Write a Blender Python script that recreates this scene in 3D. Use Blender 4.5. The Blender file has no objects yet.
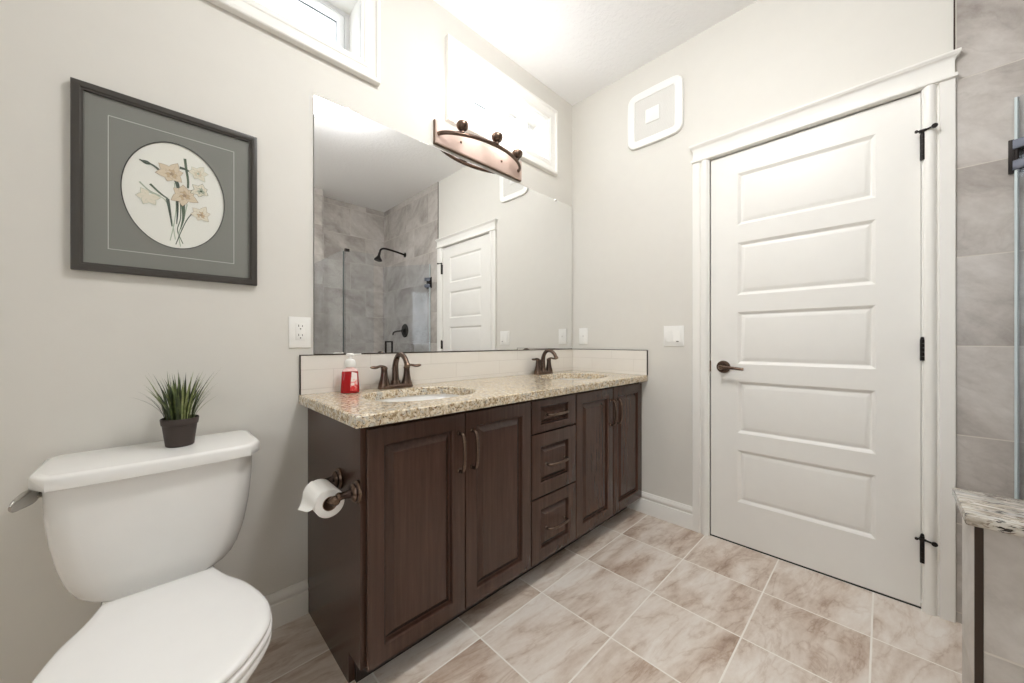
import bpy, bmesh, math, random
from mathutils import Vector, Matrix
PI = math.pi
scn = bpy.context.scene
COL = scn.collection

# ------------------------------------------------------------------ camera
cam_d = bpy.data.cameras.new('camera')
cam = bpy.data.objects.new('camera', cam_d); COL.objects.link(cam)
cam.location = (-2.158, -1.579, 1.055)
cam.rotation_euler = (PI / 2, 0, math.radians(45.63 - 90))
cam_d.sensor_width = 36.0
cam_d.lens = 363.0 / 1024 * 36
cam_d.shift_y = 0.0003
cam_d.clip_start = 0.02
scn.camera = cam

# ------------------------------------------------------------------ world, exposure
W = bpy.data.worlds.new('sky'); scn.world = W; W.use_nodes = True
bg = W.node_tree.nodes['Background']
bg.inputs[0].default_value = (0.90, 0.95, 1.0, 1)
bg.inputs[1].default_value = 4.0
scn.view_settings.view_transform = 'Standard'
scn.view_settings.look = 'None'
scn.view_settings.exposure = 0.45
scn.view_settings.gamma = 1.0
scn.view_settings.use_curve_mapping = False
CEIL_LIGHT = 53.0        # radiance of the ceiling fitting's diffuser
VANITY_LIGHT = 3.8      # radiance of each lit glass shade
scn.cycles.max_bounces = 14
scn.cycles.diffuse_bounces = 8
scn.cycles.transparent_max_bounces = 16
scn.cycles.sample_clamp_indirect = 6.0

H = 2.77                 # ceiling height


# ------------------------------------------------------------------ mesh helper
class MB:
    """collects shapes, builds ONE mesh object"""
    def __init__(self):
        self.bm = bmesh.new()

    def _add(self, other, mi=0):
        for f in other.faces:
            f.material_index = mi
        me = bpy.data.meshes.new('tmp'); other.to_mesh(me); other.free()
        self.bm.from_mesh(me); bpy.data.meshes.remove(me)
        return self

    def box(self, x0, y0, z0, x1, y1, z1, bev=0.0, seg=2, mi=0):
        b = bmesh.new()
        bmesh.ops.create_cube(b, size=1.0)
        for v in b.verts:
            v.co = Vector((x0 + (v.co.x + .5) * (x1 - x0), y0 + (v.co.y + .5) * (y1 - y0), z0 + (v.co.z + .5) * (z1 - z0)))
        bmesh.ops.recalc_face_normals(b, faces=b.faces)
        if bev > 0:
            bmesh.ops.bevel(b, geom=list(b.edges), offset=bev, segments=seg, affect='EDGES', profile=0.5)
        return self._add(b, mi)

    def loft(self, rings, closed=True, cap0=True, cap1=True, mi=0):
        """rings: lists of points of equal count; consecutive rings are bridged"""
        b = bmesh.new()
        vs = [[b.verts.new(Vector(p)) for p in r] for r in rings]
        n = len(rings[0])
        for a, c in zip(vs[:-1], vs[1:]):
            for i in range(n if closed else n - 1):
                j = (i + 1) % n
                try:
                    b.faces.new((a[i], a[j], c[j], c[i]))
                except ValueError:
                    pass
        if closed and cap0:
            b.faces.new(list(reversed(vs[0])))
        if closed and cap1:
            b.faces.new(vs[-1])
        bmesh.ops.remove_doubles(b, verts=b.verts, dist=1e-6)
        bmesh.ops.recalc_face_normals(b, faces=b.faces)
        return self._add(b, mi)

    def prism(self, pts, d, mi=0):
        """pts: polygon of 3-D points, extruded by vector d"""
        d = Vector(d)
        return self.loft([[Vector(p) for p in pts], [Vector(p) + d for p in pts]], mi=mi)

    def lathe(self, prof, c, axis='Z', seg=32, mi=0, cap=True):
        """prof: list of (radius, height); axis Z, X-, Y- ..."""
        rings = []
        c = Vector(c)
        for r, h in prof:
            ring = []
            for i in range(seg):
                a = 2 * PI * i / seg
                u, v = r * math.cos(a), r * math.sin(a)
                if axis == 'Z':
                    p = Vector((u, v, h))
                elif axis == 'X':
                    p = Vector((h, u, v))
                else:
                    p = Vector((u, h, v))
                ring.append(c + p)
            rings.append(ring)
        return self.loft(rings, cap0=cap, cap1=cap, mi=mi)

    def tube(self, path, rad, seg=14, mi=0, flat=1.0, up=None):
        """path: points; rad: number or list; flat squashes the section along 'up'"""
        path = [Vector(p) for p in path]
        if not isinstance(rad, (list, tuple)):
            rad = [rad] * len(path)
        rings = []
        ref = Vector(up) if up else None
        for i, p in enumerate(path):
            t = (path[min(i + 1, len(path) - 1)] - path[max(i - 1, 0)]).normalized()
            if ref is None:
                ref = Vector((0, 0, 1)) if abs(t.z) < .9 else Vector((1, 0, 0))
            s = t.cross(ref)
            if s.length < 1e-5:
                s = t.orthogonal()
            s.normalize()
            u = s.cross(t).normalized()
            if not up:
                ref = u
            rings.append([p + s * rad[i] * math.cos(2 * PI * k / seg) + u * rad[i] * flat * math.sin(2 * PI * k / seg) for k in range(seg)])
        return self.loft(rings, mi=mi)

    def build(self, name, mats, parent=None, smooth=True, angle=35):
        me = bpy.data.meshes.new(name)
        off = Vector((0, 0, 0))
        p = parent
        while p is not None:
            off += p.location; p = p.parent
        if off.length > 0:
            bmesh.ops.translate(self.bm, verts=self.bm.verts, vec=-off)
        self.bm.to_mesh(me); self.bm.free()
        for m in (mats if isinstance(mats, (list, tuple)) else [mats]):
            me.materials.append(m)
        if smooth:
            me.shade_smooth(); me.set_sharp_from_angle(angle=math.radians(angle))
        o = bpy.data.objects.new(name, me); COL.objects.link(o)
        o.parent = parent
        return o


def thing(name, label, cat, loc, group=None):
    o = bpy.data.objects.new(name, None); COL.objects.link(o)
    o.location = loc; o.empty_display_size = .05
    o['label'] = label; o['category'] = cat
    if group: o['group'] = group
    return o


def tag(o, label, cat, group=None):
    o['label'] = label; o['category'] = cat
    if group: o['group'] = group
    return o


def struct(o):
    o['kind'] = 'structure'
    return o


def sroot(name, loc=(0, 0, 0)):
    o = bpy.data.objects.new(name, None); COL.objects.link(o); o.location = loc
    return struct(o)


def copy_tree(o, parent=None):
    c = o.copy(); COL.objects.link(c)
    if parent is not None: c.parent = parent
    for ch in list(o.children):
        copy_tree(ch, c)
    return c


def catmull(pts, n=6):
    pts = [Vector(p) for p in pts]
    P = [2 * pts[0] - pts[1]] + pts + [2 * pts[-1] - pts[-2]]
    out = []
    for i in range(1, len(P) - 2):
        for k in range(n):
            t = k / n
            a, b, c, d = P[i - 1], P[i], P[i + 1], P[i + 2]
            out.append(.5 * ((2 * b) + (-a + c) * t + (2 * a - 5 * b + 4 * c - d) * t * t + (-a + 3 * b - 3 * c + d) * t ** 3))
    out.append(pts[-1])
    return out


def lerp_table(tab, x):
    if x <= tab[0][0]: return tab[0][1]
    for (a, va), (b, vb) in zip(tab[:-1], tab[1:]):
        if x <= b: return va + (vb - va) * (x - a) / (b - a)
    return tab[-1][1]


# ------------------------------------------------------------------ materials
def srgb(r, g, b):
    f = lambda c: (c / 255 / 12.92) if c / 255 <= .04045 else ((c / 255 + .055) / 1.055) ** 2.4
    return (f(r), f(g), f(b), 1)


class NT:
    def __init__(self, name):
        self.m = bpy.data.materials.new(name); self.m.use_nodes = True
        self.t = self.m.node_tree; self.b = self.t.nodes['Principled BSDF']

    def n(self, typ, **kw):
        nd = self.t.nodes.new(typ)
        for k, v in kw.items(): setattr(nd, k, v)
        return nd

    def l(self, a, b): self.t.links.new(a, b)

    def math(self, op, a, b=None, clamp=False):
        nd = self.n('ShaderNodeMath', operation=op); nd.use_clamp = clamp
        for i, v in enumerate((a, b)):
            if v is None: continue
            if isinstance(v, (int, float)): nd.inputs[i].default_value = v
            else: self.l(v, nd.inputs[i])
        return nd.outputs[0]

    def coords(self):
        return self.n('ShaderNodeTexCoord').outputs['Object']

    def noise(self, vec, scale, detail=4, rough=.55, dist=0.0):
        nd = self.n('ShaderNodeTexNoise')
        nd.inputs['Scale'].default_value = scale; nd.inputs['Detail'].default_value = detail
        nd.inputs['Roughness'].default_value = rough; nd.inputs['Distortion'].default_value = dist
        self.l(vec, nd.inputs['Vector'])
        return nd.outputs['Fac']

    def ramp(self, fac, stops, interp='LINEAR'):
        nd = self.n('ShaderNodeValToRGB'); cr = nd.color_ramp; cr.interpolation = interp
        while len(cr.elements) > len(stops): cr.elements.remove(cr.elements[-1])
        while len(cr.elements) < len(stops): cr.elements.new(.5)
        for e, (p, c) in zip(cr.elements, stops):
            e.position = p; e.color = c
        self.l(fac, nd.inputs[0])
        return nd.outputs[0]

    def mix(self, fac, a, b, blend='MIX'):
        nd = self.n('ShaderNodeMix', data_type='RGBA', blend_type=blend)
        for s, v in ((nd.inputs[0], fac), (nd.inputs[6], a), (nd.inputs[7], b)):
            if isinstance(v, (int, float)): s.default_value = v
            elif isinstance(v, tuple): s.default_value = v
            else: self.l(v, s)
        return nd.outputs[2]

    def bump(self, height, strength, dist=.01):
        nd = self.n('ShaderNodeBump'); nd.inputs['Strength'].default_value = strength
        nd.inputs['Distance'].default_value = dist
        self.l(height, nd.inputs['Height']); self.l(nd.outputs[0], self.b.inputs['Normal'])

    def set(self, color=None, rough=None, metal=None, spec=None, **kw):
        if color is not None:
            if isinstance(color, tuple): self.b.inputs['Base Color'].default_value = color
            else: self.l(color, self.b.inputs['Base Color'])
        if rough is not None:
            if isinstance(rough, (int, float)): self.b.inputs['Roughness'].default_value = rough
            else: self.l(rough, self.b.inputs['Roughness'])
        if metal is not None: self.b.inputs['Metallic'].default_value = metal
        if spec is not None: self.b.inputs['Specular IOR Level'].default_value = spec
        for k, v in kw.items(): self.b.inputs[k.replace('_', ' ')].default_value = v
        return self.m


def plain(name, col, rough=.5, metal=0., spec=None, bump=None, **kw):
    """plain finish with a faint procedural variation"""
    t = NT(name); v = t.coords()
    f = t.noise(v, 14, 3)
    dark = tuple(c * .96 for c in col[:3]) + (1,)
    t.set(t.mix(f, dark, col), rough, metal, spec, **kw)
    if bump: t.bump(t.noise(v, bump[0], 3), bump[1], bump[2])
    return t.m


def tile_mat(name, ua, va, su, sv, ou, ov, bond, grout, grout_col, stops, rough, vein_scale, stretch, rot, contrast=.16, vein=.25):
    """rectangular tiles measured in metres on the axes ua (along) and va (rows)"""
    t = NT(name); co = t.coords()
    sep = t.n('ShaderNodeSeparateXYZ'); t.l(co, sep.inputs[0])
    U, V = sep.outputs[ua], sep.outputs[va]
    v = t.math('DIVIDE', t.math('SUBTRACT', V, ov), sv)
    row = t.math('FLOOR', v)
    u = t.math('DIVIDE', t.math('SUBTRACT', U, ou), su)
    u = t.math('ADD', u, t.math('MULTIPLY', t.math('MODULO', t.math('ABSOLUTE', row), 2.0), bond))
    cu = t.math('FLOOR', u)
    fu = t.math('SUBTRACT', u, cu); fv = t.math('SUBTRACT', v, row)
    eu = t.math('MULTIPLY', t.math('MINIMUM', fu, t.math('SUBTRACT', 1.0, fu)), su)
    ev = t.math('MULTIPLY', t.math('MINIMUM', fv, t.math('SUBTRACT', 1.0, fv)), sv)
    e = t.math('MINIMUM', eu, ev)
    mr = t.n('ShaderNodeMapRange', interpolation_type='SMOOTHSTEP')
    t.l(e, mr.inputs[0]); mr.inputs[1].default_value = grout * .5 - .0006; mr.inputs[2].default_value = grout * .5 + .0008
    mask = mr.outputs[0]
    cell = t.n('ShaderNodeCombineXYZ'); t.l(cu, cell.inputs[0]); t.l(row, cell.inputs[1])
    wn = t.n('ShaderNodeTexWhiteNoise', noise_dimensions='3D'); t.l(cell.outputs[0], wn.inputs['Vector'])
    loc = t.n('ShaderNodeCombineXYZ')
    t.l(U, loc.inputs[0]); t.l(V, loc.inputs[1])
    sc = t.n('ShaderNodeVectorMath', operation='SCALE'); t.l(wn.outputs['Color'], sc.inputs[0]); sc.inputs['Scale'].default_value = 9.0
    ad = t.n('ShaderNodeVectorMath', operation='ADD'); t.l(loc.outputs[0], ad.inputs[0]); t.l(sc.outputs[0], ad.inputs[1])
    vr = t.n('ShaderNodeVectorRotate', rotation_type='Z_AXIS'); t.l(ad.outputs[0], vr.inputs['Vector']); vr.inputs['Angle'].default_value = rot
    mp = t.n('ShaderNodeMapping'); t.l(vr.outputs[0], mp.inputs['Vector'])
    mp.inputs['Scale'].default_value = (1, stretch, 1)
    n1 = t.noise(mp.outputs[0], vein_scale, 7, .60, .45)
    n2 = t.noise(mp.outputs[0], vein_scale * 7, 5, .6, .3)
    n3 = t.noise(ad.outputs[0], vein_scale * 30, 3, .6)
    f = t.math('ADD', t.math('MULTIPLY', n1, .78), t.math('MULTIPLY', n2, .17))
    f = t.math('ADD', f, t.math('MULTIPLY', n3, .06))
    f = t.math('ADD', f, t.math('MULTIPLY', t.math('SUBTRACT', wn.outputs['Value'], .5), contrast * .5))
    rv = t.noise(mp.outputs[0], vein_scale * 1.3, 6, .58, .6)
    ridge = t.math('POWER', t.math('SUBTRACT', 1.0, t.math('ABSOLUTE', t.math('SUBTRACT', t.math('MULTIPLY', rv, 2.0), 1.0))), 20.0)
    f = t.math('SUBTRACT', f, t.math('MULTIPLY', t.math('MULTIPLY', ridge, n2), vein * .42))
    body = t.ramp(f, stops)
    col = t.mix(mask, grout_col, body)
    rg = t.math('ADD', t.math('MULTIPLY', mask, rough - .8), .8)
    t.set(col, rg)
    t.bump(t.math('ADD', mask, t.math('MULTIPLY', n3, .05)), .35, .002)
    return t.m


WALL = plain('wall_paint', srgb(219, 216, 209), .62, bump=(220, .05, .002))
def ceiling_material():
    t = NT('ceiling_paint'); v = t.coords()
    a = t.noise(v, 38, 4, .6); b = t.noise(v, 110, 2)
    t.set((.92, .92, .92, 1), .8)
    t.bump(t.math('ADD', t.ramp(a, [(.45, (0, 0, 0, 1)), (.6, (1, 1, 1, 1))]), t.math('MULTIPLY', b, .3)), .28, .004)
    return t.m
CEILM = ceiling_material()
TRIM = plain('trim_paint', srgb(240, 238, 233), .38)
DOORP = plain('door_paint', srgb(238, 236, 231), .42)
GROUT = srgb(240, 235, 227)
FLOOR_STOPS = [(.28, srgb(154, 130, 112)), (.38, srgb(186, 165, 148)), (.46, srgb(207, 192, 178)), (.54, srgb(221, 210, 199)), (.64, srgb(232, 225, 217))]
FLOORM = tile_mat('floor_tile', 0, 1, .3335, .325, 0.0, .075, 0.0, .0052, GROUT, FLOOR_STOPS, .36, 2.4, 3.2, math.radians(8), .06, .42)
SHOW_STOPS = [(.28, srgb(144, 136, 130)), (.40, srgb(168, 161, 155)), (.50, srgb(186, 180, 174)), (.62, srgb(203, 198, 193)), (.76, srgb(218, 214, 209))]
SG = srgb(205, 199, 190)
TILE_YZ = tile_mat('shower_tile_side', 1, 2, .50, .3335, -1.77, .0385, .38, .004, SG, SHOW_STOPS, .32, 2.8, 1.5, math.radians(-35))
TILE_XZ = tile_mat('shower_tile_back', 0, 2, .50, .3335, -.25, .0385, .38, .004, SG, SHOW_STOPS, .32, 2.8, 1.5, math.radians(35))
KNEE_YZ = tile_mat('knee_tile_side', 1, 2, .50, .3335, -2.215, .449 - .3335, .0, .004, SG, SHOW_STOPS, .34, 2.8, 1.5, math.radians(-35))
KNEE_XZ = tile_mat('knee_tile_end', 0, 2, .50, .3335, -1.2, .386 - .3335, .0, .004, SG, SHOW_STOPS, .34, 2.8, 1.5, math.radians(35))
SPL_STOPS = [(.2, srgb(226, 221, 213)), (.8, srgb(234, 230, 223))]
SPL_XZ = tile_mat('subway_tile', 0, 2, .305, .0755, 0.0, .85, .5, .0016, srgb(204, 198, 190), SPL_STOPS, .14, 2, 1, 0, .02)
SPL_YZ = tile_mat('subway_tile_return', 1, 2, .305, .0755, -.02, .85, .5, .0016, srgb(204, 198, 190), SPL_STOPS, .14, 2, 1, 0, .02)


def granite(name, scale=1.0, streak=False):
    t = NT(name); v = t.coords()
    if streak:
        mp = t.n('ShaderNodeMapping'); t.l(v, mp.inputs['Vector']); mp.inputs['Scale'].default_value = (1.6, .45, 1.4)
        v = mp.outputs[0]
    n1 = t.noise(v, 80 * scale, 5, .62, .5)
    n2 = t.noise(v, 150 * scale, 4, .6, .2)
    n3 = t.noise(v, 34 * scale, 5, .6, .6)
    n4 = t.noise(v, 130 * scale, 3, .55, .8)
    base = t.ramp(n1, [(.34, srgb(150, 128, 98)), (.44, srgb(194, 174, 143)), (.54, srgb(220, 207, 183)), (.66, srgb(232, 224, 208))])
    base = t.mix(t.ramp(n3, [(.52, (0, 0, 0, 1)), (.64, (1, 1, 1, 1))]), base, srgb(190, 186, 176))
    base = t.mix(t.ramp(n4, [(.58, (0, 0, 0, 1)), (.64, (1, 1, 1, 1))]), base, srgb(142, 112, 78))
    base = t.mix(t.ramp(n2, [(.375, (1, 1, 1, 1)), (.415, (0, 0, 0, 1))]), base, srgb(52, 42, 34))
    if streak:
        h = t.n('ShaderNodeHueSaturation'); h.inputs['Saturation'].default_value = .55; h.inputs['Value'].default_value = .70
        t.l(base, h.inputs['Color']); base = h.outputs[0]
    t.set(base, .13)
    return t.m
GRANITE = granite('granite')
GRANITE2 = granite('ledge_granite', .55, True)


def wood():
    t = NT('espresso_wood'); v = t.coords()
    mp = t.n('ShaderNodeMapping'); t.l(v, mp.inputs['Vector']); mp.inputs['Scale'].default_value = (30, 30, 1.6)
    n = t.noise(mp.outputs[0], 2.4, 5, .6, .3); m = t.noise(v, 3.0, 3)
    c = t.ramp(n, [(.3, srgb(54, 37, 29)), (.55, srgb(66, 46, 37)), (.75, srgb(77, 55, 44))])
    c = t.mix(t.math('MULTIPLY', m, .35), c, srgb(84, 54, 43))
    t.set(c, .27)
    t.bump(n, .03, .001)
    return t.m
WOOD = wood()
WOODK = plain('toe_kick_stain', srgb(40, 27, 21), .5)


def bronze(name='oil_rubbed_bronze', col=srgb(70, 57, 52), edge=srgb(140, 116, 98), rough=.26, metal=.85):
    t = NT(name); v = t.coords()
    n = t.noise(v, 60, 4)
    g = t.n('ShaderNodeNewGeometry')
    p = t.ramp(g.outputs['Pointiness'], [(.50, (0, 0, 0, 1)), (.58, (1, 1, 1, 1))])
    c = t.mix(t.math('MULTIPLY', p, .6), t.mix(n, col, tuple(x * 1.25 for x in col[:3]) + (1,)), edge)
    t.set(c, rough, metal)
    return t.m
BRONZE = bronze()
COPPER = bronze('brushed_copper_bronze', srgb(190, 168, 158), srgb(190, 166, 154), .5, .3)
BLACKM = plain('black_bronze', srgb(38, 33, 31), .42, .6)
CHROME = plain('brushed_nickel', srgb(196, 194, 190), .20, 1.0)
HLEAF = plain('hinge_metal_lit', srgb(112, 116, 128), .35, .7)  # lighter grey puts the light reflected by the leaves into their colour
SCHL = plain('dark_edge_trim', srgb(58, 46, 38), .4, .5)
PORC = plain('white_porcelain', srgb(240, 239, 236), .10, Coat_Weight=.3)
SEATP = plain('toilet_seat_plastic', srgb(243, 242, 240), .22)
PLAST = plain('white_plastic', srgb(240, 239, 235), .35)
GREYP = plain('vent_mesh_grey', srgb(216, 214, 209), .6)
SLOT = plain('dark_slot', srgb(40, 38, 36), .6)
PAPER = plain('tissue_paper', srgb(244, 242, 238), .9, bump=(90, .1, .002))
CARD = plain('cardboard', srgb(150, 122, 98), .85)
POTM = plain('dark_clay_pot', srgb(62, 52, 47), .6)
SOIL = plain('potting_soil', srgb(35, 28, 22), .95)
FRAMEM = plain('black_brown_frame', srgb(62, 58, 54), .34)
MATB = plain('grey_mat_board', srgb(133, 132, 128), .8)
MATL = plain('white_mat_line', srgb(222, 222, 214), .8)
ARTP = plain('art_paper', srgb(238, 236, 230), .85)
INK = plain('black_ink', srgb(38, 36, 34), .7)
GROUTW = plain('caulk', srgb(214, 209, 201), .6)
RUBBER = plain('white_rubber', srgb(225, 223, 218), .7)
VINYL = plain('window_vinyl', srgb(240, 241, 242), .4)


def mirror_m():
    t = NT('silvered_mirror'); t.set((.90, .905, .90, 1), 0.0, 1.0); return t.m
MIRROR = mirror_m()


def glass_m(name, tint, refl=1.0):
    """thin clear sheet: tinted transmission plus a fresnel reflection"""
    t = NT(name)
    tr = t.n('ShaderNodeBsdfTransparent'); tr.inputs[0].default_value = tint
    gl = t.n('ShaderNodeBsdfGlossy'); gl.inputs['Roughness'].default_value = 0.0
    fr = t.n('ShaderNodeFresnel'); ge = t.n('ShaderNodeNewGeometry')
    t.l(t.math('ADD', t.math('MULTIPLY', ge.outputs['Backfacing'], 1 / 1.35 - 1.35), 1.35), fr.inputs[0])
    mx = t.n('ShaderNodeMixShader')
    t.l(t.math('MULTIPLY', fr.outputs[0], refl), mx.inputs[0]); t.l(tr.outputs[0], mx.inputs[1]); t.l(gl.outputs[0], mx.inputs[2])
    t.l(mx.outputs[0], t.t.nodes['Material Output'].inputs['Surface'])
    return t.m
GLASS = glass_m('shower_glass', (.955, .97, .985, 1), 1.0)
PANE = glass_m('window_glass', (.97, .98, .985, 1), .6)
PICGLASS = glass_m('picture_glass', (.98, .985, .98, 1), .5)
GEDGE = plain('glass_edge', srgb(196, 208, 210), .2)
GEDGED = plain('dark_glass_joint', srgb(70, 78, 80), .3)


def emit(name, col, s):
    t = NT(name)
    t.set((.9, .9, .9, 1), .3)
    t.b.inputs['Emission Color'].default_value = col; t.b.inputs['Emission Strength'].default_value = s
    return t.m
SHADE = emit('lit_frosted_glass', (1, .975, .94, 1), VANITY_LIGHT)
DOME = emit('lit_ceiling_diffuser', (1, .998, .992, 1), CEIL_LIGHT)


def soap_m():
    t = NT('red_liquid_soap'); t.set((.46, .006, .010, 1), .12); t.b.inputs['Transmission Weight'].default_value = .25
    return t.m
SOAPR = soap_m()
def label_m():
    t = NT('soap_label'); v = t.coords()
    n = t.noise(v, 95, 3, .6, .6)
    z = t.n('ShaderNodeSeparateXYZ'); t.l(v, z.inputs[0])
    f = t.math('ADD', n, t.math('MULTIPLY', t.math('SUBTRACT', .045, z.outputs[2]), 7.0))
    t.set(t.ramp(f, [(.42, srgb(250, 238, 236)), (.55, srgb(244, 170, 165)), (.68, srgb(220, 50, 52))]), .3)
    return t.m
SOAPL = label_m()
SOAPC = plain('pink_clear_plastic', srgb(240, 205, 200), .15)


def leaf_m(name, a, b_, c):
    t = NT(name); v = t.coords()
    n = t.noise(v, 55, 2)
    z = t.n('ShaderNodeSeparateXYZ'); t.l(v, z.inputs[0])
    t.set(t.ramp(n, [(.32, a), (.5, b_), (.68, c)]), .5)
    return t.m
LEAVES = [leaf_m('grass_blade_dark', srgb(30, 40, 22), srgb(46, 58, 30), srgb(62, 74, 38)),
          leaf_m('grass_blade_mid', srgb(58, 72, 34), srgb(78, 92, 46), srgb(100, 112, 60)),
          leaf_m('grass_blade_pale', srgb(104, 116, 66), srgb(128, 138, 86), srgb(150, 158, 106))]
BRICKX = plain('neighbour_siding', srgb(104, 124, 150), .7)
SOFFIT = plain('soffit_paint', srgb(238, 241, 245), .7)

# ------------------------------------------------------------------ room shell
X0, Y0 = -3.30, -3.06        # far ends of the room
struct(MB().box(X0 - .15, -3.25, -.12, .15, .20, 0).build('floor', FLOORM))
struct(MB().box(X0 - .15, -3.25, H, .15, .20, H + .1).build('ceiling', CEILM))


def wall_with_holes(b, a0, a1, z0, z1, holes, d0, d1, axis):
    """wall slab along axis ('x' or 'y') cut by rectangular holes (a0,a1,z0,z1)"""
    us = sorted({a0, a1} | {h[0] for h in holes} | {h[1] for h in holes})
    for ua, ub in zip(us[:-1], us[1:]):
        zs = sorted({z0, z1} | {z for h in holes if h[0] <= ua and h[1] >= ub for z in h[2:4]})
        for za, zb in zip(zs[:-1], zs[1:]):
            if any(h[0] <= ua and h[1] >= ub and h[2] <= za and h[3] >= zb for h in holes):
                continue
            if axis == 'x': b.box(ua, d0, za, ub, d1, zb)
            else: b.box(d0, ua, za, d1, ub, zb)
    bmesh.ops.remove_doubles(b.bm, verts=b.bm.verts, dist=1e-5)
    return b


W1 = (-2.275, -1.525, 2.268, 2.555)      # window openings in the vanity wall
W2 = (-1.022, -.274, 2.268, 2.555)
W_ADDED = (-2.20, -1.40, .95, 2.10)           # unseen window added for daylight, on the wall behind the camera's left
struct(wall_with_holes(MB(), X0, .15, 0, H, [W1, W2], 0, .2, 'x').build('wall_left', WALL, smooth=False))
struct(wall_with_holes(MB(), -3.2, 0.0, 0, H, [(-1.687, -.918, 0, 2.045)], 0, .15, 'y').build('wall_right', WALL, smooth=False))
struct(wall_with_holes(MB(), -3.2, 0.2, 0, H, [W_ADDED], X0 - .15, X0, 'y').build('wall_front', WALL, smooth=False))
b = MB(); b.box(X0, -3.2, 0, -.82, -2.85, H); b.box(-.82, -3.2, 0, 0, Y0, H)
struct(b.build('wall_back', WALL, smooth=False))
# tile cladding of the shower
b = MB(); b.box(-.005, Y0, 0, 0.004, -1.7695, H)
struct(b.build('wall_shower_right', TILE_YZ, smooth=False))
b = MB(); b.box(-.82, Y0 - .004, 0, -.005, Y0 + .005, H)
b.box(-1.10, -2.854, 0, -.822, -2.845, H)
struct(b.build('wall_shower_back', TILE_XZ, smooth=False))
struct(MB().box(-.825, Y0, 0, -.815, -2.845, H).build('wall_shower_return', TILE_YZ, smooth=False))
struct(MB().box(-.0065, -1.7695, 2.158, .002, -1.7655, H, .0005, 1).build('trim_tile_edge', SCHL))


def base_profile(d):
    return [(0, 0), (d, 0), (d, .082), (d * .93, .085), (d * .70, .087), (d * .70, .092), (d * .92, .097), (d * .95, .106), (d * .72, .116), (d * .45, .121), (d * .40, .126), (0, .126)]
b = MB(); b.prism([(X0, -p, z) for p, z in base_profile(.017)], (-1.737 - X0, 0, 0))
struct(b.build('baseboard_left', TRIM))
b = MB(); b.prism([(-p, -.44, z) for p, z in base_profile(.017)], (0, -(.836 - .44), 0))
struct(b.build('baseboard_right', TRIM))


# ------------------------------------------------------------------ transom windows
def rect_rings(b, rings, plane, mi=0, cap0=False, cap1=False):
    """rings (u0,u1,z0,z1,d): nested rectangles in wall plane 'y' (u = x) or 'x' (u = y)"""
    out = []
    for u0, u1, z0, z1, d in rings:
        pts = [(u0, z0), (u1, z0), (u1, z1), (u0, z1)]
        out.append([(u, d, z) if plane == 'y' else (d, u, z) for u, z in pts])
    return b.loft(out, cap0=cap0, cap1=cap1, mi=mi)


def ins(r, k, d): return (r[0] + k, r[1] - k, r[2] + k, r[3] - k, d)


def window(n, o, sign=1, plane='y', at=0.0, w=.074):
    root = sroot('window_%d' % n)
    d = lambda v: at + sign * v
    c = MB()
    rect_rings(c, [ins(o, -w, d(.001)), ins(o, -w, d(-.026)), ins(o, -w + .004, d(-.029)), ins(o, -w + .016, d(-.029)), ins(o, -w + .019, d(-.022)),
                   ins(o, -w + .024, d(-.018)), ins(o, -.024, d(-.014)), ins(o, -.020, d(-.017)), ins(o, -.010, d(-.017)), ins(o, -.006, d(-.013)), ins(o, .004, d(-.013)), ins(o, .004, d(.004))], plane)
    c.build('casing', TRIM, root)
    j = MB()
    rect_rings(j, [ins(o, .004, d(0)), ins(o, .004, d(.13)), ins(o, -.004, d(.13)), ins(o, -.004, d(0)), ins(o, .004, d(0))], plane)
    j.build('jamb', TRIM, root)
    f = MB()
    rect_rings(f, [ins(o, -.002, d(.13)), ins(o, .022, d(.13)), ins(o, .024, d(.137)), ins(o, .026, d(.132)), ins(o, .050, d(.132)), ins(o, .054, d(.145)), ins(o, .054, d(.17)), ins(o, -.002, d(.17)), ins(o, -.002, d(.13))], plane)
    f.build('sash_frame', VINYL, root)
    g = MB()
    q = ins(o, .056, d(.147)); gk = ins(o, .048, d(.147))
    rect_rings(g, [gk, q[:4] + (d(.1465),), q[:4] + (d(.152),), gk[:4] + (d(.152),), gk], plane)
    g.build('glazing_gasket', SLOT, root)
    p = MB()
    u0, u1, z0, z1, _ = ins(o, .052, 0)
    if plane == 'y': p.box(u0, d(.149), z0, u1, d(.153), z1)
    else: p.box(min(d(.149), d(.153)), u0, z0, max(d(.149), d(.153)), u1, z1)
    p.build('pane', PANE, root, smooth=False)
    return root
window(1, W1); window(2, W2)
window(3, W_ADDED, -1, 'x', X0)  # added window, out of view, lets extra daylight into the room
# the house's own eave and the neighbour's gable, outside window 2
b = MB(); b.box(-3.4, .20, 2.92, .9, .72, 2.95); b.box(-3.4, .72, 2.86, .9, .75, 3.05); b.box(-3.4, .70, 2.90, .9, .72, 2.925)
struct(b.build('exterior_eave', SOFFIT))
b = MB(); b.prism([(-.9, 4.2, 0), (3.6, 4.2, 0), (3.6, 4.2, 4.7), (1.35, 4.2, 6.7), (-.9, 4.2, 4.7)], (0, 4, 0))
struct(b.build('exterior_neighbour_house', BRICKX))
b = MB(); b.prism([(-1.3, 3.9, 4.42), (1.35, 3.9, 6.75), (4.0, 3.9, 4.42), (4.0, 3.9, 4.6), (1.35, 3.9, 6.95), (-1.3, 3.9, 4.6)], (0, 4.6, 0))
struct(b.build('exterior_neighbour_roof', SLOT))

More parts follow.
